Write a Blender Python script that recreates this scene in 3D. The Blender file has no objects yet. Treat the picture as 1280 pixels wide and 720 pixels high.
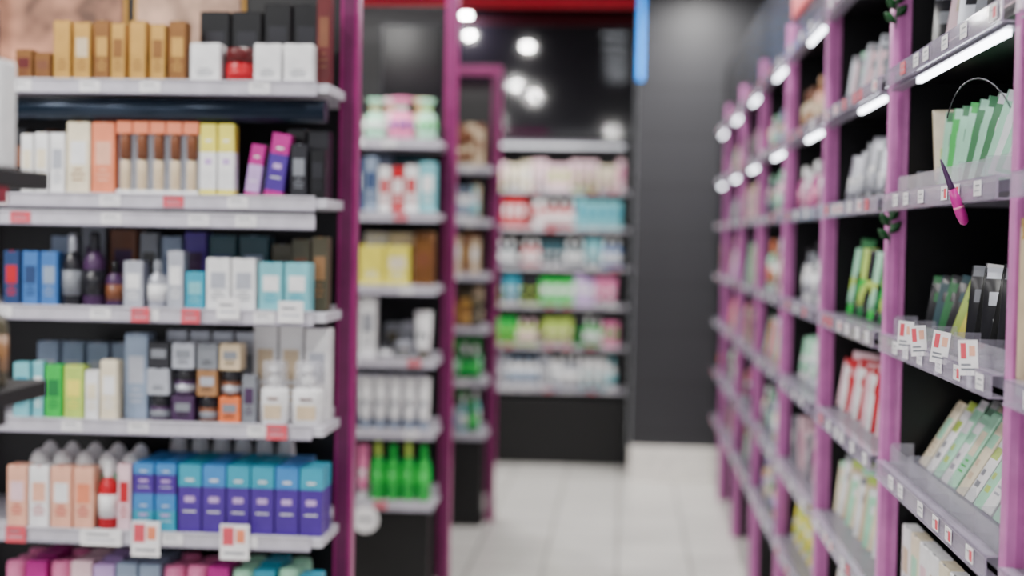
import bpy, bmesh, math, random
from mathutils import Vector, Matrix, Euler
rnd = random.Random(11)
S = bpy.context.scene
COL = S.collection

# ------------------------------------------------------------------ palette
PAL = dict(white='F4F4F6', cream='EFE3C6', gold='C79A4E', bronze='8A5E34', black='0B0B0E', charcoal='24242A',
 red='C41226', darkred='5E1418', salmon='F08A63', orange='EE7A44', peach='F2B59A', yellow='F4E85C', lime='BCD860',
 green='22C048', deepgreen='167A3C', mint='A9E6C4', aqua='7CC6D0', teal='2FA0BC', navy='27406E', blue='3F74B8',
 purple='4C2A92', plum='45284F', magenta='B81888', pink='EC7FB0', palepink='F2CCD6', lilac='C9A6E0', silver='B9BCC6',
 grey='83878F', slate='8FA0B8', olive='5A5440', brown='7B4A30', beige='D9C3A2', darkteal='1C4A55', tan='A87A50', azure='3C88CC')
MATS = {}
def lin(h):
    o = []
    for i in (0, 2, 4):
        c = int(h[i:i+2], 16)/255
        o.append(c/12.92 if c <= .04045 else ((c+.055)/1.055)**2.4)
    return o
def mat(name, hexc, rough=.45, metal=0., alpha=1., emit=0., ior=1.45, var=.1, scale=25., bump=0.):
    if name in MATS: return MATS[name]
    m = bpy.data.materials.new(name); m.use_nodes = True
    nt = m.node_tree; b = nt.nodes['Principled BSDF']
    c = lin(hexc)
    tc = nt.nodes.new('ShaderNodeTexCoord'); n = nt.nodes.new('ShaderNodeTexNoise')
    n.inputs['Scale'].default_value = scale; n.inputs['Detail'].default_value = 2
    nt.links.new(tc.outputs['Object'], n.inputs['Vector'])
    r = nt.nodes.new('ShaderNodeValToRGB')
    r.color_ramp.elements[0].position = .3; r.color_ramp.elements[1].position = .7
    r.color_ramp.elements[0].color = [max(0, v*(1-var)) for v in c]+[1]
    r.color_ramp.elements[1].color = [min(1, v*(1+var)) for v in c]+[1]
    nt.links.new(n.outputs['Fac'], r.inputs['Fac']); nt.links.new(r.outputs['Color'], b.inputs['Base Color'])
    b.inputs['Roughness'].default_value = rough; b.inputs['Metallic'].default_value = metal
    b.inputs['IOR'].default_value = ior; b.inputs['Alpha'].default_value = alpha
    if emit:
        b.inputs['Emission Color'].default_value = c+[1]; b.inputs['Emission Strength'].default_value = emit
    if bump:
        bp = nt.nodes.new('ShaderNodeBump'); bp.inputs['Strength'].default_value = bump
        nt.links.new(n.outputs['Fac'], bp.inputs['Height']); nt.links.new(bp.outputs['Normal'], b.inputs['Normal'])
    MATS[name] = m
    return m
def P(c):
    if c in ('gold', 'bronze', 'silver'): return mat('print_'+c, PAL[c], .35, .45)
    if c in ('black', 'charcoal'): return mat('print_'+c, PAL[c], .22, 0)
    return mat('print_'+c, PAL[c], .36)

# ------------------------------------------------------------------ mesh builder
class B:
    def __init__(s):
        s.bm = bmesh.new(); s.mats = []; s.dn = s.bm.faces.layers.int.new('done')
    def mi(s, m):
        if m not in s.mats: s.mats.append(m)
        return s.mats.index(m)
    def fin(s, m, smooth=False):
        i = s.mi(m)
        for f in s.bm.faces:
            if not f[s.dn]: f[s.dn] = 1; f.material_index = i; f.smooth = smooth
    def box(s, x0, x1, y0, y1, z0, z1, m, bev=0):
        r = bmesh.ops.create_cube(s.bm, size=1)
        for v in r['verts']:
            v.co = Vector((x0 if v.co.x < 0 else x1, y0 if v.co.y < 0 else y1, z0 if v.co.z < 0 else z1))
        if bev:
            es = list({e for v in r['verts'] for e in v.link_edges})
            bmesh.ops.bevel(s.bm, geom=es, offset=bev, segments=1, affect='EDGES')
        s.fin(m); return s
    def rings(s, rings, m, smooth=True, cap=True):
        vs = [[s.bm.verts.new(p) for p in r] for r in rings]
        n = len(vs[0])
        for a, b in zip(vs, vs[1:]):
            for i in range(n):
                s.bm.faces.new((a[i], a[(i+1) % n], b[(i+1) % n], b[i]))
        s.fin(m, smooth)
        if cap:
            s.bm.faces.new(list(reversed(vs[0]))); s.bm.faces.new(vs[-1]); s.fin(m)
        return s
    def lathe(s, prof, m, seg=16, sx=1, sy=1, cx=0, cy=0, smooth=True):
        R = []
        for r, z in prof:
            R.append([(cx+max(r, .0002)*sx*math.cos(2*math.pi*i/seg), cy+max(r, .0002)*sy*math.sin(2*math.pi*i/seg), z) for i in range(seg)])
        return s.rings(R, m, smooth)
    def done(s, name):
        me = bpy.data.meshes.new(name); s.bm.normal_update(); s.bm.faces.layers.int.remove(s.dn); s.bm.to_mesh(me); s.bm.free()
        for m in s.mats: me.materials.append(m)
        return me

def obj(name, mesh, parent=None, loc=(0, 0, 0), **props):
    o = bpy.data.objects.new(name, mesh); o.location = loc
    if parent: o.parent = parent
    COL.objects.link(o)
    for k, v in props.items(): o[k] = v
    return o

# ------------------------------------------------------------------ product prototypes (base at z=0, front faces -Y)
CACHE = {}
def proto(kind, w, d, h, c1, c2='white', c3=None, parts=True):
    key = (kind, round(w, 3), round(d, 3), round(h, 3), c1, c2, c3, parts)
    if key in CACHE: return CACHE[key]
    a, b_, c_ = P(c1), P(c2), P(c3 or c2)
    out = []
    r = w/2; q = min(1, d/w)
    nm = kind
    if kind == 'carton':       # folded carton with printed panel, print lines and tuck-in lid
        m = B(); m.box(-w/2, w/2, -d/2, d/2, 0, h, a, min(.002, w*.05))
        m.box(-w*.33, w*.33, -d/2-.0006, -d/2+.001, h*.42, h*.74, b_)
        for k, ww in ((.2, .25), (.27, .3), (.34, .18)):
            m.box(-w*ww, w*ww, -d/2-.0006, -d/2+.001, h*k, h*k+h*.025, c_)
        m.box(-w/2-.0006, -w/2+.001, -d*.3, d*.3, h*.3, h*.7, b_)
        out = [('carton', m.done('carton'))]
        if parts:
            l = B(); l.box(-w*.46, w*.46, -d*.46, d*.46, h, h+.0012, a); l.box(-w*.12, w*.12, -d*.46-.001, -d*.4, h, h+.0014, c_)
            out.append(('lid_flap', l.done('lid_flap')))
    elif kind == 'banded':     # carton printed in two stacked colour fields with a third at foot
        nm = 'carton'; sp = .68 if c2 == 'purple' else .62
        m = B(); m.box(-w/2, w/2, -d/2, d/2, 0, h*.10, c_, .0006); m.box(-w/2, w/2, -d/2, d/2, h*.10, h*sp, b_, .0006)
        m.box(-w/2, w/2, -d/2, d/2, h*sp, h, a, .0006)
        m.box(-w*.22, w*.22, -d/2-.0006, -d/2+.001, h*.45, h*.53, P('lilac'))
        m.box(-w*.28, w*.28, -d/2-.0006, -d/2+.001, h*.3, h*.32, P('white')); m.box(-w*.18, w*.18, -d/2-.0006, -d/2+.001, h*.76, h*.79, P('white'))
        out = [('carton', m.done('carton'))]
        if parts:
            l = B(); l.box(-w*.46, w*.46, -d*.46, d*.46, h, h+.0012, a); out.append(('lid_flap', l.done('lid_flap')))
    elif kind == 'vial':       # boxed ampoule: clear lower window showing vial
        nm = 'ampoule_pack'
        m = B(); m.box(-w/2, w/2, -d/2, d/2, 0, h*.08, b_, .0008); m.box(-w/2, w/2, -d/2, d/2, h*.84, h, a, .0008)
        m.box(-w/2, w/2, 0, d/2, h*.08, h*.84, P('silver'))
        m.box(-w*.3, w*.3, -.002, 0, h*.12, h*.45, P('white'))
        out = [('ampoule_pack', m.done('ampoule_pack'))]
        v = B(); v.lathe([(r*.5, h*.08), (r*.62, h*.1), (r*.62, h*.46), (r*.3, h*.5)], P('beige'), 12, 1, .6, 0, -d*.2)
        v.lathe([(r*.7, h*.5), (r*.7, h*.8), (r*.5, h*.84)], P('brown'), 12, 1, .6, 0, -d*.2)
        out.append(('vial', v.done('vial')))
    elif kind == 'bottle':
        m = B(); m.lathe([(r*.85, 0), (r, h*.03), (r, h*.58), (r*.8, h*.68), (r*.36, h*.74), (r*.36, h*.78)], a, 16, 1, q)
        m.lathe([(r*1.015, h*.16), (r*1.015, h*.5)], b_, 16, 1, q)
        cp = B() if parts else m
        cp.lathe([(r*.45, h*.75), (r*.48, h*.77), (r*.45, h*.98), (r*.35, h)], c_, 14, 1, q)
        if parts: out = [('bottle', m.done('bottle')), ('cap', cp.done('cap'))]
        else: out = [('bottle', m.done('bottle'))]
    elif kind == 'jar':
        m = B(); m.lathe([(r*.82, 0), (r*.97, h*.08), (r*.97, h*.56), (r*.8, h*.62)], a, 18, 1, q)
        m.lathe([(r*.985, h*.15), (r*.985, h*.42)], b_, 18, 1, q)
        cp = B() if parts else m
        cp.lathe([(r, h*.6), (r, h*.93), (r*.9, h*.99), (r*.3, h)], c_, 18, 1, q)
        out = [('jar', m.done('jar'))]+([('lid', cp.done('lid'))] if parts else [])
    elif kind == 'dome':
        nm = 'jar'
        m = B(); m.lathe([(r*.7, 0), (r*.9, h*.06), (r*.95, h*.5), (r*.9, h*.72)], a, 18)
        t0 = h*.72; hh = h-t0
        cp = B(); cp.lathe([(r*.99, h*.7), (r*.99, t0)]+[(r*math.cos(t)*.99, t0+hh*math.sin(t)) for t in (.3, .6, .9, 1.2, 1.5)], b_, 18)
        out = [('jar', m.done('jar')), ('lid', cp.done('lid'))]
    elif kind == 'pump':
        nm = 'pump_bottle'
        m = B(); m.lathe([(r*.9, 0), (r, h*.02), (r, h*.56), (r*.9, h*.62), (r*.4, h*.66), (r*.4, h*.69)], a, 18, 1, q)
        m.box(-r*.6, r*.6, -r*q*1.0-.002, -r*q*.7, h*.10, h*.34, b_); m.box(-r*.4, r*.4, -r*q*1.0-.003, -r*q*.7, h*.44, h*.47, c_)
        p = B(); p.lathe([(r*.45, h*.68), (r*.45, h*.8), (r*.15, h*.82), (r*.15, h*.92)], P('white'), 12)
        p.box(-r*.25, r*.25, -r*.85*q, r*.3, h*.92, h, P('white'), .001)
        oc = B(); oc.lathe([(r*.9, h*.62), (r*.9, h*1.06), (r*.82, h*1.09)], mat('clear_cap', 'E8E8F0', .1, alpha=.3), 18, 1, q)
        out = [('pump_bottle', m.done('pump_bottle')), ('pump_head', p.done('pump_head')), ('overcap', oc.done('overcap'))]
    elif kind == 'tube':       # squeeze tube standing on its cap, crimped at the top
        m = B(); R = []
        for t in [0, .15, .4, .7, .93, 1]:
            z = h*(.17+.83*t); rx = w*.40+(w*.10)*t; ry = max(.0012, d*.5*(1-t)**.7)
            R.append([(rx*math.cos(2*math.pi*i/14), ry*math.sin(2*math.pi*i/14), z) for i in range(14)])
        m.rings(R, a)
        m.box(-w*.25, w*.25, -d*.36, -d*.28, h*.35, h*.55, b_)
        cp = B() if parts else m
        cp.lathe([(w*.33, 0), (w*.36, h*.01), (w*.36, h*.15), (w*.3, h*.175)], c_, 14, 1, min(1, d/w*1.2))
        out = [('tube', m.done('tube'))]+([('cap', cp.done('cap'))] if parts else [])
    elif kind == 'pouch':      # pillow sachet with crimped edges, printed band and print lines
        m = B(); nx, nz = 8, 12; t = d/2
        for sgn in (-1, 1):
            g = [[m.bm.verts.new(((i/nx-.5)*w, sgn*(.0006+t*(math.sin(math.pi*i/nx)*math.sin(math.pi*k/nz))**.6), h*.03+k/nz*h*.92)) for i in range(nx+1)] for k in range(nz+1)]
            for k in range(nz):
                for i in range(nx):
                    q4 = (g[k][i], g[k][i+1], g[k+1][i+1], g[k+1][i])
                    f = m.bm.faces.new(q4 if sgn < 0 else q4[::-1])
                    f[m.dn] = 1; f.smooth = True
                    f.material_index = m.mi(b_ if ((k in (7, 8) and 0 < i < nx-1) or k == 11) else (c_ if (k == 2 and 1 < i < nx-2) or (k == 4 and 1 < i < nx-3) else a))
        m.box(-w/2, w/2, -.0008, .0008, 0, h*.035, a); m.box(-w/2, w/2, -.0008, .0008, h*.945, h, b_)
        m.box(-w/2, -w/2+.003, -.0008, .0008, 0, h, a); m.box(w/2-.003, w/2, -.0008, .0008, 0, h, a)
        nm = 'sachet'; out = [('sachet', m.done('sachet'))]
    elif kind == 'giftbag':
        nm = 'gift_pouch'; m = B(); R = []
        for rr, zz in [(.7, 0), (.95, .1), (1, .35), (.8, .6), (.35, .74), (.4, .78), (.75, .95), (.8, 1)]:
            R.append([((rr*r*(1+.06*math.cos(7*th)*(zz > .3)))*math.cos(th), q*(rr*r*(1+.06*math.cos(7*th)*(zz > .3)))*math.sin(th), zz*h) for th in [2*math.pi*i/28 for i in range(28)]])
        m.rings(R, a); l = B(); l.lathe([(r*.42, h*.7), (r*.46, h*.74), (r*.42, h*.79)], c_, 16, 1, q)
        l.box(-r*.5, r*.5, -r*.6*q, -r*.4*q, h*.71, h*.78, c_, .002)
        m.lathe([(r*.7, h*.25), (r*1.02, h*.3), (r*1.02, h*.42), (r*.7, h*.47)], b_, 16, 1, q)
        out = [('gift_pouch', m.done('gift_pouch')), ('ribbon', l.done('ribbon'))]
    pts = [v.co.copy() for _, me in out for v in me.vertices]
    res = (nm, out, pts)
    CACHE[key] = res
    return res

KW = {'carton': ('cosmetics carton', 'carton'), 'ampoule_pack': ('ampoule pack', 'ampoule pack'), 'bottle': ('cosmetics bottle', 'bottle'),
      'jar': ('cream jar', 'jar'), 'pump_bottle': ('lotion pump bottle', 'bottle'), 'tube': ('squeeze tube', 'tube'),
      'sachet': ('face mask sachet', 'sachet'), 'gift_pouch': ('gathered gift pouch', 'gift pouch')}
def place(kind, w, d, h, cols, x, y, z, where, group, rz=0, tx=0, ty=0, parts=True):
    cols = (list(cols)+[None, None])[:3]
    nm, ms, pts = proto(kind, w, d, h, cols[0], cols[1] or 'white', cols[2], parts)
    R = Euler((tx, ty, rz)).to_matrix()
    if tx or ty: mz = min((R@p).z for p in pts)
    else: mz = 0
    kn, cat = KW[nm]
    c2 = cols[1] or 'white'
    lab = f"{cols[0]} {kn} {where}" if c2 == cols[0] else f"{cols[0]} and {c2} {kn} {where}"
    o = obj(nm, ms[0][1], None, (x, y, z-mz+.0005), label=lab, category=cat, group=group)
    o.rotation_euler = (tx, ty, rz)
    for pn, me in ms[1:]: obj(pn, me, o)
    return o

# ------------------------------------------------------------------ furniture materials
M_post = mat('magenta_metal', '96186C', .35, .1)
M_postr = mat('orchid_metal', 'D07ABC', .32, .05)
M_shelf = mat('white_shelf_metal', 'CECCD6', .4)
M_shelfr = mat('grey_shelf_metal', '8A8694', .35)
M_rail = mat('price_rail_plastic', 'DAD6E2', .22, alpha=.82)
M_railc = mat('clear_rail_plastic', 'C4BAD0', .10, alpha=.45)
M_clear = mat('clear_acrylic', 'E6E2F2', .08, alpha=.2)
M_blk = mat('black_panel', '0B0B0E', .35)
M_base = mat('black_base', '0A0A0C', .5)
M_tagw = mat('tag_white', 'F4F2F4', .5); M_tagr = mat('tag_red', 'DC5060', .5)
M_led = mat('led_white', 'F2F6FF', .3, emit=11)
M_leds = mat('led_soft', 'F2F6FF', .3, emit=.5)
M_steel = mat('dark_blue_steel', '243040', .25, .5)

def tag_mesh(w, h, axis, red):
    key = ('tag', w, h, axis, red)
    if key in CACHE: return CACHE[key]
    b = B()
    def bx(a0, a1, z0, z1, m, t):
        if axis == 'x': b.box(a0, a1, -t, 0, z0, z1, m)
        else: b.box(-t, 0, a0, a1, z0, z1, m)
    bx(-w/2, w/2, -h/2, h/2, M_tagr if red == 1 else M_tagw, .001)
    if red == 2:
        bx(-w*.42, -w*.05, -h*.35, h*.3, M_tagr, .0016); bx(w*.05, w*.3, h*.12, h*.2, P('grey'), .0016)
    elif red == 3:
        bx(-w*.42, -w*.02, -h*.1, h*.42, M_tagr, .0016); bx(w*.05, w*.36, -h*.02, h*.36, P('salmon'), .0016); bx(-w*.36, w*.36, -h*.34, -h*.28, P('grey'), .0016)
    else:
        bx(-w*.35, w*.2, h*.12, h*.22, P('grey'), .0016); bx(-w*.35, w*.35, -h*.2, -h*.12, P('silver'), .0016)
    me = b.done('price_tag'); CACHE[key] = me
    return me

def gondola(label, x0, x1, xr, px0, yf, yp, yb, levels, ztop, group, rail2=None, tags=4, housing=False, cards=()):
    root = obj('shelving_unit', None, None, (x1, yp, 0), label=label, category='shelving unit', group=group)
    ox, oy = x1, yp
    for px in (px0, x0+.05):
        b = B(); b.box(px-ox, px+.045-ox, 0, .06, 0, ztop, M_post, .003)
        b.box(px+.009-ox, px+.036-ox, -.002, .001, .05, ztop-.05, mat('dark_magenta_groove', '64124C', .4))
        obj('post', b.done('post'), root)
    b = B(); b.box(x0+.05-ox, px0-.001-ox, .005, .055, ztop-.045, ztop, M_post, .003); obj('top_beam', b.done('top_beam'), root)
    b = B(); b.box(x0+.06-ox, px0-ox, yb-oy, yb-oy+.015, .1, ztop-.05, M_blk); obj('back_panel', b.done('back_panel'), root)
    b = B(); b.box(x0+.02-ox, x1-.02-ox, yf+.04-oy, -.002, 0, levels[-1]-.03, M_base, .004); b.box(x0+.02-ox, x1-.02-ox, yf+.07-oy, -.002, 0, .08, M_steel); obj('base', b.done('base'), root)
    if housing:
        b = B(); b.rings([[(xx-ox, yf+.04-oy+.028*math.cos(2*math.pi*i/20), levels[0]-.050+.028*math.sin(2*math.pi*i/20)) for i in range(20)] for xx in (x0+.01, xr+.015)], M_steel)
        obj('light_housing', b.done('light_housing'), root, label='dark steel light tube')
    for L in levels:
        b = B(); b.box(x0-ox, x1-ox, yf+.004-oy, -.002, L-.010, L+.012, M_shelf, .001)
        b.box(x0-ox, px0-.002-ox, -.002, yb-oy-.001, L-.010, L+.012, M_shelf)
        s = obj('shelf', b.done('shelf'), root)
        zs = [L]+([rail2[1]] if rail2 and rail2[0] == L else [])
        for z in zs:
            b = B(); b.box(x0-ox, xr-ox, yf-oy-.002, yf-oy+.004, z-.017, z+.018, M_rail)
            b.box(x0-ox, xr-ox, yf-oy-.006, yf-oy+.004, z+.014, z+.018, M_shelf, .001); b.box(x0-ox, xr-ox, yf-oy-.008, yf-oy+.004, z-.019, z-.015, M_shelfr, .001)
            obj('price_rail', b.done('price_rail'), s)
            n = tags
            for i in range(n):
                tx = xr-.05-(xr-x0-.1)*(i+rnd.uniform(.1, .8))/n
                obj('price_tag', tag_mesh(.05, .026, 'x', rnd.choice([0, 1, 0, 0, 0])), s, (tx-ox, yf-oy-.003, z))
        for cx, cz, cw, ch, cr in cards:
            if abs(cz-L) < .06:
                obj('price_card', tag_mesh(cw, ch, 'x', cr), s, (cx-ox, yf-oy-.0085, cz))
    return root

LV = [1.81, 1.54, 1.27, 1.0, .735, .468]
GG = 'magenta framed shelving units'
CARDS = [(-1.470+u*.00188, z, w, h, rd) for (u, z, w, h, rd) in ((185, .735, .07, .085, 3), (300, .735, .07, .085, 3), (127, .735, .1, .04, 0), (288, 1.29, .055, .05, 0), (368, 1.285, .06, .05, 0), (175, 1.27, .045, .034, 1), (240, 1.27, .045, .034, 1), (352, 1.0, .05, .036, 1), (15, .735, .05, .04, 1))]
gondola('white shelved unit with magenta posts full of skincare', -1.85, -.698, -.726, -.713, 3.30, 3.50, 3.72, LV, 2.35, GG, rail2=(1.54, 1.497), tags=5, housing=True, cards=CARDS)
gondola('white shelved unit with magenta posts behind first unit', -1.85, -.685, -.685, -.692, 5.20, 5.40, 5.62, LV, 2.43, GG, tags=5)
gondola('white shelved unit with magenta posts near back wall', -1.85, -.675, -.675, -.69, 7.10, 7.30, 7.52, LV, 2.35, GG, tags=4)

# ------------------------------------------------------------------ stock for the first unit
def row1(L, off, items, where, group, yfr=3.345):
    k = .00188
    for it in items:
        kind, a, b_, h, cols = it[:5]
        back = it[5] if len(it) > 5 else 0
        ty = it[6] if len(it) > 6 else 0
        zz = it[7] if len(it) > 7 else 0
        w = (b_-a)*k-.0015; x = -1.470+off+(a+b_)/2*k
        d = min(.06, max(.03, w))
        if kind == 'pump': d = w*.75
        if kind == 'banded' and L < .8: d = .046
        place(kind, w, d, h*k, cols, x, yfr+back+d/2-.02, L+.012+zz, where, group, ty=ty)
wh = 'on upper white shelf'
row1(1.81, -.006, [
 ('carton', 5, 28, 40, ('bronze', 'darkred')), ('carton', 30, 52, 36, ('bronze', 'brown')),
 ('carton', 55, 78, 77, ('gold', 'gold', 'bronze')), ('carton', 81, 104, 75, ('gold', 'beige', 'bronze')), ('carton', 108, 129, 77, ('bronze', 'gold', 'gold')),
 ('carton', 130, 149, 74, ('gold', 'bronze')), ('carton', 154, 176, 77, ('gold', 'gold', 'bronze')), ('carton', 181, 201, 73, ('gold', 'bronze')), ('carton', 205, 228, 77, ('bronze', 'gold')),
 ('carton', 233, 272, 50, ('white', 'white', 'grey')), ('jar', 275, 312, 46, ('red', 'red', 'darkred')), ('carton', 315, 350, 50, ('white', 'white', 'grey')), ('carton', 353, 391, 50, ('white', 'white', 'grey')),
 ('carton', 229, 269, 98, ('black', 'charcoal'), .1), ('carton', 271, 311, 98, ('black', 'charcoal'), .1), ('carton', 314, 350, 108, ('black', 'charcoal'), .1), ('carton', 352, 387, 108, ('black', 'charcoal'), .1),
 ('carton', 390, 409, 118, ('darkred', 'brown'), .04)], wh, 'cartons on the top shelf')
row1(1.54, -.003, [
 ('carton', 12, 28, 76, ('white', 'cream')), ('carton', 30, 48, 78, ('white', 'cream')), ('carton', 50, 70, 78, ('white', 'silver')), ('carton', 72, 103, 92, ('cream', 'white', 'tan')),
 ('carton', 105, 135, 92, ('salmon', 'peach'))]
 + [('vial', 137+i*21.6, 157.5+i*21.6, 94, ('salmon', 'white')) for i in range(5)]
 + [('banded', 246, 267, 92, ('yellow', 'white', 'yellow')), ('banded', 269, 290, 92, ('yellow', 'white', 'yellow')),
 ('banded', 303, 321, 66, ('magenta', 'lilac', 'magenta'), 0, .14), ('banded', 328, 352, 80, ('magenta', 'purple', 'magenta'), 0, .14),
 ('carton', 362, 384, 68, ('charcoal', 'grey')), ('carton', 387, 407, 62, ('black', 'charcoal')), ('carton', 346, 372, 90, ('black', 'plum'), .08), ('carton', 374, 402, 88, ('charcoal', 'black'), .08),
 ('carton', 295, 320, 72, ('charcoal', 'black'), .12), ('carton', -25, 8, 85, ('charcoal', 'brown'), .05), ('jar', 10, 40, 88, ('tan', 'beige', 'brown'), .12), ('jar', 44, 70, 92, ('brown', 'tan', 'charcoal'), .12)], 'on shelf with price rail', 'products on the second shelf')
row1(1.27, 0, [
 ('carton', -12, 10, 70, ('navy', 'red')), ('carton', 13, 35, 70, ('blue', 'navy')), ('carton', 37, 60, 70, ('blue', 'slate')), ('bottle', 62, 88, 94, ('charcoal', 'grey', 'silver')), ('bottle', 89, 118, 97, ('plum', 'charcoal', 'charcoal')),
 ('bottle', 120, 143, 60, ('plum', 'brown', 'black')), ('carton', 146, 172, 60, ('silver', 'white')), ('bottle', 175, 200, 62, ('silver', 'white', 'grey')), ('carton', 203, 225, 74, ('silver', 'white')),
 ('carton', 227, 252, 48, ('teal', 'aqua')), ('carton', 254, 285, 66, ('white', 'silver', 'grey')), ('carton', 287, 318, 66, ('white', 'silver', 'grey')), ('carton', 322, 353, 62, ('aqua', 'white', 'teal')), ('carton', 355, 387, 62, ('aqua', 'white', 'teal')),
 ('carton', 145, 170, 96, ('grey', 'black'), .12), ('carton', 174, 202, 92, ('slate', 'navy'), .12), ('carton', 205, 235, 98, ('purple', 'plum'), .12), ('carton', 238, 275, 95, ('darkteal', 'navy'), .12), ('carton', 278, 318, 95, ('darkteal', 'slate'), .12), ('carton', 322, 350, 85, ('olive', 'grey'), .12),
 ('carton', 353, 378, 92, ('olive', 'brown'), .085), ('carton', 381, 403, 95, ('olive', 'tan'), .07), ('carton', 20, 50, 90, ('slate', 'black'), .14), ('carton', 62, 95, 105, ('grey', 'plum'), .14), ('carton', 100, 138, 100, ('brown', 'plum'), .14)], 'on middle white shelf', 'products on the middle shelf')
it = [('carton', 0, 22, 70, ('aqua', 'teal')), ('carton', 26, 40, 72, ('aqua', 'white')), ('carton', 42, 65, 68, ('green', 'deepgreen')), ('carton', 67, 93, 68, ('lime', 'yellow')), ('carton', 95, 113, 62, ('white', 'cream')), ('carton', 115, 138, 76, ('cream', 'white')),
 ('carton', 141, 172, 110, ('slate', 'silver'), .03), ('carton', 300, 318, 62, ('grey', 'plum')), ('pump', 321, 358, 74, ('white', 'beige', 'brown')), ('pump', 362, 403, 74, ('white', 'beige', 'darkred'))]
for a, b_, cs in ((176, 206, ['plum', 'silver', 'charcoal']), (208, 238, ['plum', 'plum', 'silver']), (241, 268, ['brown', 'tan', 'grey']), (270, 298, ['orange', 'brown', 'beige'])):
    for j in range(3):
        kd = 'jar' if (j == 0 and a in (176, 241)) or (j == 1 and a in (208, 270)) else 'carton'
        it.append((kd, a, b_, 33, (cs[j], 'silver' if j % 2 else 'grey', 'charcoal'), 0, 0, j*33.9*.00188))
for a in range(180, 300, 31): it.append(('carton', a, a+29, 112, ('silver', 'grey'), .12))
for a in range(300, 360, 34): it.append(('carton', a, a+32, 124, ('white', 'beige'), .1))
it.append(('carton', 370, 402, 120, ('white', 'silver'), .085))
for a in (0, 34, 68, 102): it.append(('carton', a, a+30, 92, ('slate', 'silver'), .14))
row1(1.0, .004, it, 'on shelf with price rail', 'products on the fourth shelf')
it = [('carton', -10, 17, 78, ('peach', 'palepink', 'red')), ('carton', 19, 46, 78, ('white', 'peach', 'red')), ('carton', 48, 76, 78, ('peach', 'white', 'red')), ('carton', 78, 105, 78, ('peach', 'salmon', 'red')), ('bottle', 108, 133, 88, ('red', 'white', 'white')), ('carton', 136, 154, 84, ('palepink', 'red'))]
for r in range(4):
    for a in (157, 186):
        it.append(('banded', a, a+27, 42, ('azure', 'teal', 'teal'), r*.05, 0, 0)); it.append(('banded', a, a+27, 44, ('azure', 'purple', 'azure'), r*.05, 0, 42.8*.00188))
    for i in range(6):
        if r >= 2 and i == 5: continue
        it.append(('banded', 216+i*31.5, 216+i*31.5+30, 87, ('azure' if i in (1, 4) else 'teal', 'purple', 'purple'), r*.05))
for i in range(5): it.append(('dome', 0+i*31, 29+i*31, 94, ('mint', 'white'), .06))
for i in range(5): it.append(('dome', 0+i*31, 29+i*31, 100, ('palepink', 'white'), .125))
for i in range(6): it.append(('dome', 158+i*30, 185+i*30, 112, ('mint', 'white'), .245))
row1(.735, .009, it, 'on lower white shelf', 'teal and purple cartons on the lower shelf')
it = []
cs = ['pink', 'magenta', 'pink', 'palepink', 'lilac', 'slate', 'slate', 'pink', 'pink', 'magenta', 'mint', 'teal', 'mint', 'teal']
for r in range(3):
    for i, c in enumerate(cs):
        if i < 13 or r == 0: it.append(('jar' if c in ('pink', 'mint') else 'carton', -10+i*30, 18+i*30, 98-rnd.random()*6, (c, 'white', c), r*.065))
row1(.468, .0, it, 'on lowest white shelf', 'products on the lowest shelf')
# posters on back panel
mp = mat('poster_warm', 'B98468', .4, var=.75, scale=9)
b = B(); b.box(-1.75, -1.34, 3.700, 3.710, 1.84, 2.28, mp, .001); b.box(-1.76, -1.33, 3.711, 3.718, 1.83, 2.29, P('gold'))
obj('poster_panel', b.done('poster_panel'), None, (0, 0, 0), label='warm brown poster panel above gold cartons', category='poster')
b = B(); b.box(-1.30, -1.02, 3.700, 3.710, 1.95, 2.28, mat('poster_peach', 'C9A48C', .4, var=.5, scale=12), .001); b.box(-1.31, -1.01, 3.711, 3.718, 1.94, 2.29, P('gold'))
obj('poster_panel', b.done('poster_panel'), None, (0, 0, 0), label='pale peach poster panel on black backing', category='poster')

# ------------------------------------------------------------------ second unit
def row(L, x_start, k, yfr, items, where, group, dmax=.07, parts=True):
    for it in items:
        kind, a, b_, h, cols = it[:5]; back = it[5] if len(it) > 5 else 0
        w = (b_-a)*k-.002; d = min(dmax, max(.03, w))
        place(kind, w, d, h*k, cols, x_start+(a+b_)/2*k, yfr+back+d/2, L+.012, where, group, parts=parts)
K2 = .00295
def r2(L, items, g): row(L, -.979-447*K2, K2, 5.225, items, 'on white shelf beside magenta post', g)
r2(1.81, [('giftbag', 449, 477, 52, ('mint', 'white', 'gold')), ('giftbag', 479, 513, 54, ('pink', 'purple', 'mint')), ('giftbag', 515, 541, 52, ('mint', 'green', 'lime')), ('giftbag', 415, 447, 52, ('palepink', 'white', 'red')), ('giftbag', 462, 492, 56, ('palepink', 'mint', 'gold'), .1), ('giftbag', 500, 534, 56, ('beige', 'white', 'gold'), .1)], 'gift pouches on the top shelf')
r2(1.54, [('carton', 430, 450, 68, ('navy', 'white')), ('carton', 452, 468, 70, ('slate', 'navy')), ('carton', 470, 485, 58, ('white', 'red', 'red')), ('carton', 486, 502, 58, ('red', 'white')), ('carton', 503, 520, 60, ('white', 'red')), ('carton', 521, 542, 64, ('aqua', 'white')), ('carton', 455, 480, 74, ('slate', 'darkteal'), .1), ('carton', 485, 530, 72, ('darkteal', 'black'), .1)], 'cartons on the second shelf')
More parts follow.
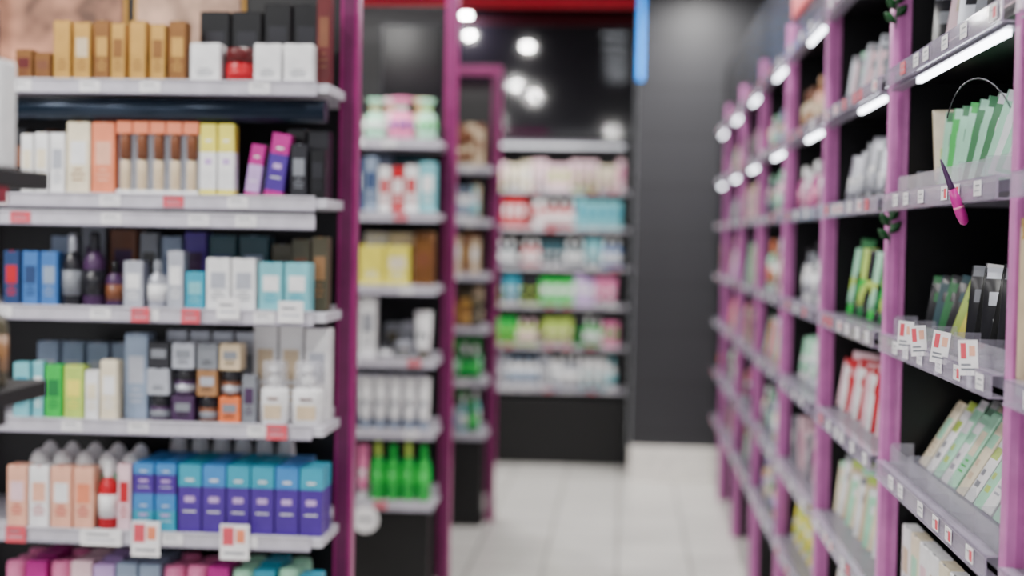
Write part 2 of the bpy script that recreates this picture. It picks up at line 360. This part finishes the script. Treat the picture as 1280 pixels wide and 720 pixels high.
r2(1.27, [('carton', 418, 445, 52, ('yellow', 'white')), ('carton', 447, 478, 50, ('yellow', 'yellow', 'white')), ('carton', 479, 511, 50, ('yellow', 'cream', 'white')), ('carton', 515, 541, 58, ('bronze', 'brown')), ('carton', 447, 477, 66, ('white', 'cream'), .1), ('carton', 479, 510, 66, ('cream', 'white'), .1), ('carton', 512, 536, 68, ('tan', 'white'), .1)], 'yellow cartons on the middle shelf')
r2(1.0, [('carton', 425, 446, 74, ('white', 'grey')), ('carton', 448, 469, 76, ('white', 'silver')), ('jar', 471, 491, 22, ('grey', 'white', 'charcoal')), ('jar', 493, 514, 22, ('olive', 'grey', 'silver')), ('tube', 517, 540, 60, ('white', 'grey', 'olive')), ('carton', 475, 495, 42, ('grey', 'olive'), .1), ('carton', 497, 525, 44, ('silver', 'grey'), .1)], 'products on the fourth shelf')
r2(.735, [('tube', 430+i*18.5, 447+i*18.5, 66, ('white', 'silver', 'slate')) for i in range(6)]+[('tube', 435+i*19, 453+i*19, 68, ('silver', 'white', 'slate'), .1) for i in range(5)], 'white squeeze tubes on the fifth shelf')
r2(.468, [('tube', 430, 445, 70, ('pink', 'palepink', 'white')), ('tube', 447, 462, 70, ('pink', 'white', 'white'))]+[('bottle', 464+i*19.5, 482.5+i*19.5, 74-(i % 2)*3, ('green', 'green', 'green' if i % 2 else 'lime')) for i in range(4)]+[('bottle', 467+i*18, 483+i*18, 68, ('deepgreen', 'green', 'charcoal'), .1) for i in range(4)], 'green bottles on the lowest shelf')
b = B(); b.box(-.97, -.735, 5.595, 5.610, 1.98, 2.30, mat('poster_black', '111114', .15), .002); b.box(-.98, -.725, 5.611, 5.619, 1.97, 2.31, P('charcoal'))
obj('poster_panel', b.done('poster_panel'), None, (0, 0, 0), label='glossy black poster panel above gift pouches', category='poster')
b = B(); b.rings([[(.05*math.cos(2*math.pi*i/28), yy, .05*math.sin(2*math.pi*i/28)) for i in range(28)] for yy in (-.004, .0)], M_tagw, smooth=False); b.box(-.03, .03, -.0045, -.004, -.006, .006, P('grey'))
obj('round_sign', b.done('round_sign'), None, (-.935, 5.187, .415), label='round white sign hanging from lowest price rail', category='sign')

# ------------------------------------------------------------------ third unit
K3 = .00402
def r3(L, items, g): row(L, -.86-565*K3, K3, 7.125, items, 'on shelf near the back wall', g, parts=False)
def fill3(L, cols, kinds, hmin, hmax, g):
    x = 540; its = []
    while x < 600:
        w = rnd.uniform(10, 14); c = rnd.choice(cols)
        if x+w > 606: break
        its.append((rnd.choice(kinds), x, x+w-.6, rnd.uniform(hmin, hmax), c)); its.append((rnd.choice(kinds), x, x+w-.6, hmax*1.05, rnd.choice(cols), .09)); x += w
    r3(L, its, g)
fill3(1.81, [('olive', 'tan'), ('brown', 'beige'), ('beige', 'brown'), ('charcoal', 'tan')], ['carton', 'jar'], 38, 52, 'brown products near back wall')
fill3(1.54, [('silver', 'aqua'), ('white', 'slate'), ('beige', 'white')], ['carton', 'bottle'], 34, 44, 'pale products near back wall')
fill3(1.27, [('brown', 'gold'), ('tan', 'beige'), ('beige', 'white'), ('charcoal', 'bronze')], ['carton'], 40, 50, 'brown cartons near back wall')
fill3(1.0, [('charcoal', 'olive'), ('olive', 'beige'), ('brown', 'gold')], ['carton', 'jar'], 32, 48, 'dark products near back wall')
fill3(.735, [('deepgreen', 'green', 'white'), ('green', 'lime', 'deepgreen'), ('deepgreen', 'mint', 'green')], ['bottle'], 40, 50, 'green bottles near back wall')
fill3(.468, [('aqua', 'white', 'white'), ('deepgreen', 'green', 'green'), ('silver', 'slate', 'charcoal')], ['bottle'], 38, 48, 'mixed bottles near back wall')

# ------------------------------------------------------------------ back wall unit
BX0, BX1, BF, BB = -1.75, .045, 9.22, 9.47
root = obj('shelving_unit', None, None, (BX1, BB, 0), label='black wall shelving with white price rails at back', category='shelving unit', group='wall shelving')
def bp(name, *boxes):
    b = B()
    for q in boxes: b.box(q[0]-BX1, q[1]-BX1, q[2]-BB, q[3]-BB, q[4], q[5], q[6], q[7] if len(q) > 7 else 0)
    return b.done(name)
obj('back_panel', bp('back_panel', (BX0, BX1, BB-.012, BB, .1, 2.12, M_blk)), root)
obj('side_panel', bp('side_panel', (BX1-.018, BX1, BF, BB-.013, 0, 2.12, M_blk)), root)
obj('side_panel', bp('side_panel', (BX0, BX0+.018, BF, BB-.013, 0, 2.12, M_blk)), root)
obj('canopy', bp('canopy', (BX0, BX1, BF-.02, BB-.013, 2.095, 2.13, M_blk, .002)), root)
obj('light_strip', bp('light_strip', (BX0+.02, BX1-.05, BF-.024, BF-.021, 2.058, 2.074, M_leds), (BX0+.02, BX1-.05, BF-.021, BF-.005, 2.05, 2.09, M_shelfr)), root)
obj('base', bp('base', (BX0+.02, BX1-.02, BF-.02, BB-.013, 0, .43, M_base, .003)), root)
BL = [1.775, 1.53, 1.28, 1.03, .765, .483]
for L in BL:
    s = obj('shelf', bp('shelf', (BX0+.019, BX1-.019, BF+.003, BB-.014, L-.008, L+.01, M_shelf)), root)
    obj('price_rail', bp('price_rail', (BX0+.019, BX1-.019, BF-.003, BF+.003, L-.012, L+.011, M_rail), (BX0+.019, BX1-.019, BF-.006, BF+.003, L+.007, L+.011, M_rail)), s)
    for i in range(7): obj('price_tag', tag_mesh(.05, .02, 'x', rnd.choice([0, 1, 0])), s, (BX1-.1-i*.13-rnd.random()*.05-BX1, BF-.004-BB, L))
schemes = {1.775: [[('cream', 'white'), ('palepink', 'lime'), ('palepink', 'white')], [('white', 'palepink'), ('palepink', 'pink'), ('cream', 'palepink')], ['carton', 'tube']],
 1.53: [[('red', 'white'), ('red', 'darkred'), ('white', 'red'), ('darkteal', 'red')], [('slate', 'white'), ('aqua', 'teal'), ('darkteal', 'aqua')], ['bottle', 'carton']],
 1.28: [[('red', 'white'), ('orange', 'salmon'), ('white', 'teal'), ('darkteal', 'white')], [('aqua', 'white'), ('teal', 'aqua'), ('blue', 'white')], ['bottle', 'tube']],
 1.03: [[('teal', 'white'), ('lime', 'white'), ('green', 'white'), ('charcoal', 'lime')], [('pink', 'white'), ('pink', 'plum'), ('palepink', 'magenta'), ('lilac', 'white')], ['carton', 'tube']],
 .765: [[('orange', 'cream'), ('orange', 'green'), ('green', 'lime'), ('salmon', 'green'), ('lime', 'palepink')], [('green', 'white'), ('pink', 'green'), ('charcoal', 'green'), ('green', 'lime')], ['tube', 'bottle', 'carton']],
 .483: [[('white', 'teal'), ('silver', 'white'), ('white', 'slate')], [('white', 'aqua'), ('white', 'silver'), ('aqua', 'teal')], ['bottle', 'tube']]}
for L, (ca, cb, kinds) in schemes.items():
    x = -1.12
    while x < BX1-.09:
        w = rnd.uniform(.05, .075)
        c = rnd.choice(ca if x < -.34 else cb)
        h = rnd.uniform(.15, .2) if L > .7 else rnd.uniform(.18, .23)
        kd = rnd.choice(kinds)
        for rep in range(rnd.choice([1, 2, 2, 3])):
            if x+w > BX1-.025: break
            place(kd, w-.004, .06, h, c, x+w/2, BF+.05, L+.0105, 'on shelf at the back wall', 'products on the back wall shelves', parts=False)
            x += w
        if rnd.random() < .12: x += .03

# ------------------------------------------------------------------ wall shelving along the aisle
RL = [2.12, 1.82, 1.56, 1.265, .995, .70, .42]
XF, XB = .56, .98
def bay(y0, near, wide=1.0):
    root = obj('shelving_bay', None, None, (XB, y0, 0), label='black wall shelving bay with orchid post and lit shelves', category='shelving unit', group='wall shelving bays')
    def q(name, par, *boxes):
        b = B()
        for t in boxes: b.box(t[0]-XB, t[1]-XB, t[2]-y0, t[3]-y0, t[4], t[5], t[6], t[7] if len(t) > 7 else 0)
        return obj(name, b.done(name), par)
    y1 = y0+wide
    q('post', root, (XF, XF+.042, y0-.02, y0+.012, 0, 2.24, M_postr, .003), (XF+.016, XF+.027, y0-.021, y0-.019, .05, 2.2, mat('orchid_groove', 'BC64A8', .4)))
    q('side_panel', root, (XF+.043, XB, y0-.01, y0+.01, .0, 2.2, M_blk))
    q('back_panel', root, (XB-.012, XB, y0+.011, y1-.029, .1, 2.2, M_blk))
    q('header_panel', root, (XF+.02, XF+.05, y0+.016, y1-.029, 2.17, 2.5, mat('header_black', '101013', .2), .002))
    q('kick_panel', root, (XF+.11, XB-.013, y0+.011, y1-.029, 0, .385, mat('kick_grey', 'C4C2C0', .4), .003))
    for L in RL:
        s = q('shelf', root, (XF+.006, XB-.013, y0+.017, y1-.029, L-.007, L+.011, M_shelfr if L < 1.8 else M_blk))
        yy0, yy1 = y0+.026, y1-.05
        q('price_rail', s, (XF-.016, XF-.013, yy0, yy1, L-.017, L+.017, M_railc), (XF-.016, XF+.006, yy0, yy1, L+.014, L+.017, M_railc), (XF-.018, XF+.006, yy0, yy1, L-.020, L-.0172, M_railc))
        if L > 1.8:
            q('light_strip', s, (XF-.002, XF+.008, y0+.06, y0+(.70 if near and y0 > 2 and y0 < 3 else .38), L-.036, L-.026, M_led), (XF-.006, XF+.02, y0+.03, y1-.04, L-.0255, L-.0235, M_shelfr))
        nt_ = 6 if near else 3
        for i in range(nt_):
            obj('price_tag', tag_mesh(.045, .024, 'y', rnd.choice([0, 2, 0, 0, 1] if near else [0, 1, 0])), s, (XF-.0175-XB, .06+(wide-.17)*(i+rnd.random()*.6)/nt_, L))
        if y0 > 2 and y0 < 3 and L in (1.56, 1.265, .995):
            b = B(); b.box(.012, .014, 0, .9, 0.0, .04, M_clear)
            for i in range(6): b.box(.014, .06, i*.178, i*.178+.002, 0, .045, M_clear)
            obj('clear_tray', b.done('clear_tray'), s, (XF-XB, .04, L+.011))
        if y0 > 2 and y0 < 3 and L == 1.265:
            for i, yy in enumerate((2.76, 2.62, 2.47, 2.25)):
                b = B(); b.box(-.016, .016, -.001, 0, .0, .055, M_tagw); b.box(-.012, -.003, -.0016, -.001, .026, .05, M_tagr); b.box(.002, .012, -.0016, -.001, .03, .046, P('peach')); b.box(-.012, .010, -.0016, -.001, .008, .011, P('grey')); b.box(-.012, .004, -.0016, -.001, .015, .018, P('grey')); b.box(-.004, .004, -.0015, .0005, -.02, .01, M_clear)
                o = obj('price_card', b.done('price_card'), s, (XF-.022-XB, yy-y0, 1.27)); o.rotation_euler = (0, math.radians((3, -6, 8, -4)[i]), math.radians(-40))
    return root
bay(1.12, True)
for k in range(6):
    r_ = bay(2.12+k, k < 2)
    if k in (1, 2):
        b = B(); b.box(-.012, 0, 0, .92, 0, .14, mat('sign_red', 'D01828', .4, emit=.5), .003)
        obj('header_sign', b.done('header_sign'), r_, (XF+.019-XB, .02, 2.25), label='red header strip')
bay(8.12, False, .56)

def rplace(kind, w, d, h, cols, x, y, L, where, group, rz=-90, tx=0, ty=0, parts=True):
    return place(kind, w, d, h, cols, x, y, L+.011, where, group, math.radians(rz), math.radians(tx), math.radians(ty), parts)
W1 = 'in clear tray beside orchid post'
rplace('tube', .085, .035, .172, ('cream', 'lime', 'lime'), .655, 2.93, 1.56, W1, 'masks in near bay', rz=-25)
gc = [('mint', 'deepgreen', 'white'), ('green', 'mint', 'white'), ('mint', 'deepgreen', 'white'), ('mint', 'green', 'white'), ('deepgreen', 'mint', 'white'), ('mint', 'deepgreen', 'green'), ('deepgreen', 'white', 'mint'), ('mint', 'white', 'deepgreen'), ('white', 'green', 'mint'), ('mint', 'white', 'green'), ('white', 'mint', 'green'), ('mint', 'lime', 'green')]
for i, c in enumerate(gc):
    rplace('pouch', .1, .007, .162, c, .660+.002*i, 2.85-.039*i, 1.56, W1, 'green face mask sachets', rz=-28, tx=-8, ty=2+i*1.7)
for i in range(6): rplace('pouch', .1, .012, .17, [('charcoal', 'grey', 'silver'), ('palepink', 'beige'), ('silver', 'charcoal'), ('grey', 'white'), ('charcoal', 'silver'), ('palepink', 'grey')][i], .665, 2.99-.11*i, 1.82, 'above lit shelf edge', 'sachets on lit shelf', rz=-30, tx=-8, ty=(0, 6, 2, 8, 3, 5)[i])
for i in range(6):
    rplace('pouch', .075, .01, .125, [('charcoal', 'deepgreen', 'grey'), ('darkteal', 'charcoal', 'lime'), ('deepgreen', 'charcoal', 'lime'), ('charcoal', 'darkteal', 'grey'), ('lime', 'deepgreen', 'yellow'), ('yellow', 'lime', 'green')][i], .664, 3.02-.058*i, 1.265, W1, 'dark green and yellow sachets', rz=-25, tx=-8, ty=6+i*2.8)
for i in range(7):
    rplace('pouch', .085, .014, .157, [('charcoal', 'grey', 'white'), ('black', 'white', 'silver'), ('charcoal', 'silver', 'white'), ('black', 'charcoal', 'white')][i % 4], .664, 2.65-.056*i, 1.265, W1, 'dark printed sachets', rz=-30, tx=-8, ty=(2, 6, 1, 7, 2, 5, 1)[i])
for i in range(12):
    rplace('pouch' if i % 4 else 'carton', .06, .009, .155+.012*(i % 3), [('cream', 'mint', 'beige'), ('white', 'lime', 'grey'), ('mint', 'white', 'lime'), ('white', 'mint', 'silver'), ('mint', 'cream', 'green')][i % 5], .637, 3.035-.066*i, .995, 'leaning back in clear tray', 'flat mask packs leaning in tray', rz=-90, tx=-31)
    rplace('pouch', .06, .009, .165, [('mint', 'white', 'grey'), ('white', 'cream', 'lime'), ('cream', 'white', 'mint')][i % 3], .702, 3.035-.066*i, .995, 'leaning back in clear tray', 'flat mask packs leaning in tray', rz=-90, tx=-31)
for i in range(8):
    rplace('carton', .08, .03, .165, [('white', 'beige', 'grey'), ('cream', 'mint', 'grey'), ('white', 'palepink', 'grey')][i % 3], .62, 3.03-.088*i, .70, 'on shelf below mask tray', 'cartons below mask tray', rz=-90)
rplace('pouch', .075, .02, .235, ('beige', 'gold', 'pink'), .597, 2.062, 1.265, 'with gold print beside orchid post', 'packs in nearest bay', rz=-20)
rplace('pouch', .075, .02, .15, ('palepink', 'gold', 'pink'), .612, 2.04, 1.56, 'with gold print beside orchid post', 'packs in nearest bay', rz=-20)
rplace('pouch', .08, .02, .15, ('mint', 'green'), .64, 1.9, 1.82, 'above lit shelf edge', 'packs in nearest bay', rz=-20)
rplace('carton', .07, .04, .17, ('white', 'pink'), .63, 2.0, .995, 'beside orchid post', 'packs in nearest bay', rz=-20)
# decorative leaf sprigs fixed to the post face
for zz in (1.47, 1.93):
    b = B(); b.rings([[(.0012*math.cos(a_)+.004*math.sin(t*2), .0012*math.sin(a_), t*.07) for a_ in [math.pi*i/3 for i in range(6)]] for t in (0, .33, .66, 1)], P('deepgreen'))
    o = obj('leaf_sprig', b.done('leaf_sprig'), None, (XF+.004, 3.0965, zz), label='small dark green leaf sprig fixed to orchid post', category='decoration', group='leaf sprigs on posts')
    for t, an, ln in ((.012, -50, .032), (.025, 45, .034), (.04, -38, .034), (.052, 35, .03), (.065, -5, .034)):
        b = B(); R = []
        for u in (0, .25, .5, .75, 1):
            wv = .0095*math.sin(math.pi*min(.98, max(.03, u)))+.0005
            R.append([(wv, 0, u*ln), (0, -.0012, u*ln), (-wv, 0, u*ln), (0, .0008, u*ln)])
        b.rings(R, mat('leaf_green', '1E4A28', .4))
        l = obj('leaf', b.done('leaf'), o, (0, -.001, t)); l.rotation_euler = (math.radians(8), math.radians(an), 0)
# hanging magenta mascara pen
b = B(); b.lathe([(.002, -.062), (.007, -.058), (.0092, -.045), (.0085, -.02), (.0062, 0)], P('magenta'), 16)
b.lathe([(.0092, -.034), (.0089, -.030)], P('pink'), 16)
o = obj('mascara_pen', b.done('mascara_pen'), None, (XF-.032, 2.36, 1.562), label='magenta mascara pen hanging on shelf rail', category='mascara')
cb = B(); cb.lathe([(.0058, 0), (.005, .01), (.003, .04), (.0012, .052)], P('plum'), 16); obj('cap', cb.done('cap'), o)
o.rotation_euler = (0, math.radians(-22), 0)
# wire hook swept as a thin tube
def bez(p, t):
    a = (1-t); return Vector(p[0])*a**3+Vector(p[1])*3*a*a*t+Vector(p[2])*3*a*t*t+Vector(p[3])*t**3
pz = [(.548, 2.5, 1.69), (.55, 2.45, 1.76), (.565, 2.3, 1.76), (.575, 2.2, 1.68)]
b = B(); R = []
for k in range(17):
    c = bez(pz, k/16); R.append([(c.x+.0012*math.cos(a_), c.y, c.z+.0012*math.sin(a_)) for a_ in [2*math.pi*i/8 for i in range(8)]])
b.rings(R, P('charcoal')); obj('wire_hook', b.done('wire_hook'), None, (0, 0, 0), label='thin dark curved wire hook above green sachets', category='hook')

bays = {1: {1.82: ('pouch', [('silver', 'grey'), ('grey', 'mint'), ('palepink', 'grey')]), 1.56: ('tube', [('silver', 'white', 'grey'), ('grey', 'silver', 'charcoal')]),
  1.265: ('tube', [('deepgreen', 'charcoal', 'charcoal'), ('mint', 'lime', 'green'), ('charcoal', 'lime', 'charcoal'), ('lime', 'green', 'deepgreen')]), .995: ('pouch', [('palepink', 'red', 'white'), ('red', 'palepink', 'white'), ('white', 'red', 'pink')]),
  .70: ('pouch', [('cream', 'mint', 'grey'), ('mint', 'white'), ('beige', 'lime'), ('white', 'grey')]), .42: ('carton', [('white', 'pink'), ('beige', 'white')])},
 2: {1.82: ('bottle', [('beige', 'tan', 'brown'), ('peach', 'beige', 'tan')]), 1.56: ('bottle', [('magenta', 'pink', 'white'), ('white', 'grey', 'white')]), 1.265: ('bottle', [('white', 'silver', 'grey'), ('grey', 'white', 'charcoal')]),
  .995: ('tube', [('white', 'slate'), ('mint', 'white')]), .70: ('carton', [('palepink', 'magenta'), ('grey', 'white')]), .42: ('tube', [('yellow', 'white'), ('lime', 'yellow')])}}
allc = ['palepink', 'white', 'silver', 'beige', 'mint', 'grey', 'slate', 'peach', 'pink', 'magenta', 'tan', 'charcoal', 'deepgreen', 'brown', 'cream', 'lilac', 'darkteal', 'salmon', 'plum']
for k in range(1, 7):
    y0 = 2.12+k; wid = 1.0 if k < 6 else .56
    for L in RL:
        if L > 2: continue
        if k in bays and L in bays[k]: kind, cc = bays[k][L]
        else:
            kind = rnd.choice(['carton', 'tube', 'bottle', 'pouch', 'pouch']); cc = [(rnd.choice(allc), rnd.choice(allc)) for _ in range(4)]
        step = (.068 if kind == 'pouch' else .08) if k < 3 else .105
        fw = 0 if k < 3 else -.018
        y = y0+.09
        i = 0
        while y < y0+wid-.09:
            c = cc[i % len(cc)]; h = rnd.uniform(.13, .175)
            if L == 1.265: h = rnd.uniform(.15, .21)
            if rnd.random() < .1 and k < 3: y += step; i += 1; continue
            if kind == 'pouch': rplace('pouch', .1, .01, h, c, .648+fw, y, L, 'in aisle wall bay', 'products in wall bays', rz=-35, tx=-8, ty=rnd.uniform(0, 9), parts=False)
            elif kind == 'tube': rplace('tube', .06, .04, h, c, .628+fw, y, L, 'in aisle wall bay', 'products in wall bays', rz=-60, tx=-6, ty=rnd.uniform(0, 5), parts=k < 3)
            else: rplace(kind, .062, .05, h, c, .62+fw+rnd.uniform(0, .02), y, L, 'in aisle wall bay', 'products in wall bays', rz=-90, parts=k < 3)
            y += step; i += 1

# ------------------------------------------------------------------ near display stand at the edge of the aisle
root = obj('display_stand', None, None, (-.85, 1.62, 0), label='small dark display stand with two shelves', category='display stand')
b = B(); b.box(-.2, .05, .12, .15, 0, 1.75, M_blk, .003); obj('back_panel', b.done('back_panel'), root)
b = B(); b.box(-.2, .05, -.02, .119, 0, .9, M_base, .004); obj('base', b.done('base'), root)
M_blk2 = mat('matte_black_shelf', '0E0C12', .6)
for L in (1.54, 1.28):
    b = B(); b.box(-.2, .128, -.05, .119, L-.022, L, M_blk2, .002); s = obj('shelf', b.done('shelf'), root)
    b = B(); b.box(-.2, .128, -.056, -.051, L-.014, L-.002, P('grey')); obj('price_rail', b.done('price_rail'), s)
    b = B(); b.box(-.2, .128, -.0505, .0, L-.042, L-.0225, mat('maroon_trim', '8A1830', .4) if L > 1.5 else M_blk2); obj('trim_strip', b.done('trim_strip'), s)
place('carton', .045, .04, .125, ('white', 'silver'), -.748, 1.63, 1.54, 'on small dark stand', 'products on the display stand')
place('bottle', .045, .045, .125, ('olive', 'tan', 'beige'), -.750, 1.63, 1.28, 'on small dark stand', 'products on the display stand')
place('jar', .018, .018, .04, ('charcoal', 'olive', 'black'), -.732, 1.60, 1.28, 'on small dark stand', 'products on the display stand')

# ------------------------------------------------------------------ room
def shell(name, x0, x1, y0, y1, z0, z1, m, bev=0):
    b = B(); b.box(x0, x1, y0, y1, z0, z1, m, bev); o = obj(name, b.done(name)); o['kind'] = 'structure'; return o
mf = bpy.data.materials.new('floor_tiles'); mf.use_nodes = True; nt = mf.node_tree; bs = nt.nodes['Principled BSDF']
tc = nt.nodes.new('ShaderNodeTexCoord'); br = nt.nodes.new('ShaderNodeTexBrick'); br.offset = 0
br.inputs['Scale'].default_value = 1; br.inputs['Brick Width'].default_value = .33; br.inputs['Row Height'].default_value = .33
br.inputs['Mortar Size'].default_value = .005; br.inputs['Color1'].default_value = lin('DCD9D4')+[1]; br.inputs['Color2'].default_value = lin('D0CDC8')+[1]; br.inputs['Mortar'].default_value = lin('7E7B78')+[1]
nt.links.new(tc.outputs['Object'], br.inputs['Vector']); nt.links.new(br.outputs['Color'], bs.inputs['Base Color']); bs.inputs['Roughness'].default_value = .28
shell('floor', -4.2, 1.3, -2, 10, -.1, -.0005, mf)
m_wb = mat('wall_black_gloss', '0C0A10', .06, ior=1.9, var=.05)
mw = bpy.data.materials.new('grey_clad_wall'); mw.use_nodes = True; nt = mw.node_tree; bs = nt.nodes['Principled BSDF']
tc = nt.nodes.new('ShaderNodeTexCoord'); mp_ = nt.nodes.new('ShaderNodeMapping'); mp_.inputs['Rotation'].default_value = (math.radians(90), 0, 0)
br = nt.nodes.new('ShaderNodeTexBrick'); br.offset = 0; br.inputs['Scale'].default_value = 1; br.inputs['Brick Width'].default_value = 3; br.inputs['Row Height'].default_value = .3; br.inputs['Mortar Size'].default_value = .006
br.inputs['Color1'].default_value = lin('2A2A2F')+[1]; br.inputs['Color2'].default_value = lin('28282D')+[1]; br.inputs['Mortar'].default_value = lin('1C1C20')+[1]
nt.links.new(tc.outputs['Object'], mp_.inputs['Vector']); nt.links.new(mp_.outputs['Vector'], br.inputs['Vector']); nt.links.new(br.outputs['Color'], bs.inputs['Base Color']); bs.inputs['Roughness'].default_value = .5
shell('wall_back', -4.2, .058, 9.5, 9.6, 0, 3.0, m_wb)
shell('wall_side', .06, 1.2, 8.72, 9.6, 0, 3.0, mw)
shell('baseboard_side', .06, .66, 8.70, 8.719, 0, .21, mat('baseboard_white', 'F0ECE6', .4), .003)
shell('wall_right', 1.0, 1.1, -2, 8.71, 0, 3.0, mat('wall_dark', '1C1C20', .5))
shell('wall_left', -4.3, -4.2, -2, 9.6, 0, 3.0, mat('wall_dark', '1C1C20', .5))
shell('ceiling', -4.3, 1.2, -2, 9.7, 3.0, 3.1, mat('ceiling_dark', '1A1A1E', .7))
shell('trim_1', -2.5, .05, 9.1, 9.16, 2.95, 2.999, mat('trim_red', 'C81830', .4, emit=.3), .003)
b = B(); b.box(-.016, .016, -.012, 0, -.27, .27, mat('led_blue', '1090FF', .3, emit=2.0), .003); b.box(-.020, .020, 0, .006, -.28, .28, M_blk)
obj('light_sign', b.done('light_sign'), None, (.076, 8.712, 2.71), label='vertical blue glowing light strip on grey wall', category='sign')

# downlights: ring housing with a real disk lamp in each
ringm = B(); ringm.rings([[(r*math.cos(2*math.pi*i/24), r*math.sin(2*math.pi*i/24), z) for i in range(24)] for r, z in ((.06, .02), (.06, 0), (.075, -.004), (.08, .0), (.08, .02))], mat('lamp_ring', '202024', .4), cap=False)
ringm = ringm.done('downlight')
spots = [(-.79, 7.8), (-1.09, 5.0), (-1.18, 8.4), (-.98, 4.0), (-1.10, 9.35), (.42, 8.2), (.42, 6.9), (.42, 4.9), (.42, 2.9), (.42, 1.0), (-1.7, 2.4), (-1.7, .6), (-2.5, 2.2), (-2.3, 4.6), (-2.3, 6.6), (-2.3, 8.4), (-2.6, .2), (-3.3, 1.2), (-.2, -1)]
for x, y in spots:
    o = obj('downlight', ringm, None, (x, y, 2.975), label='round recessed downlight in dark ceiling', category='ceiling light', group='ceiling downlights')
    ld = bpy.data.lights.new('downlight_lamp', 'AREA'); ld.shape = 'DISK'; ld.size = .06; ld.energy = 30; ld.color = (1, .98, .95)
    lo = bpy.data.objects.new('downlight_lamp', ld); COL.objects.link(lo); lo.parent = o; lo.location = (0, 0, -.006)
# slim ceiling batten lights in a receding row
for y in (8.5, 7.9, 7.35, 6.85, 6.4, 6.0, 5.6):
    b = B(); b.box(-.10, .10, -.02, .02, 0, .03, P('charcoal'), .003); b.box(-.09, .09, -.016, .016, -.006, 0, mat('batten_glow', 'E8ECF4', .3, emit=9))
    obj('batten_light', b.done('batten_light'), None, (-.10, y, 2.9695), label='slim white batten light on dark ceiling', category='ceiling light', group='ceiling battens')

w = bpy.data.worlds.new('World'); S.world = w; w.use_nodes = True
w.node_tree.nodes['Background'].inputs['Color'].default_value = (.94, .95, 1, 1); w.node_tree.nodes['Background'].inputs['Strength'].default_value = 1.35

# ------------------------------------------------------------------ camera
cam = bpy.data.cameras.new('Camera'); co = bpy.data.objects.new('Camera', cam); COL.objects.link(co)
cam.lens = 50; cam.sensor_width = 36
yaw = math.atan(139/1778); pitch = math.atan(63/1778); roll = math.radians(1.1)
fwd = Vector((-math.sin(yaw)*math.cos(pitch), math.cos(yaw)*math.cos(pitch), -math.sin(pitch)))
q = fwd.to_track_quat('-Z', 'Y'); co.rotation_mode = 'QUATERNION'
co.rotation_quaternion = q @ Euler((0, 0, roll)).to_quaternion()
co.location = (0, 0, 1.47)
cam.dof.use_dof = True; cam.dof.focus_distance = 2.4; cam.dof.aperture_fstop = 1.6; cam.clip_start = .05
S.camera = co
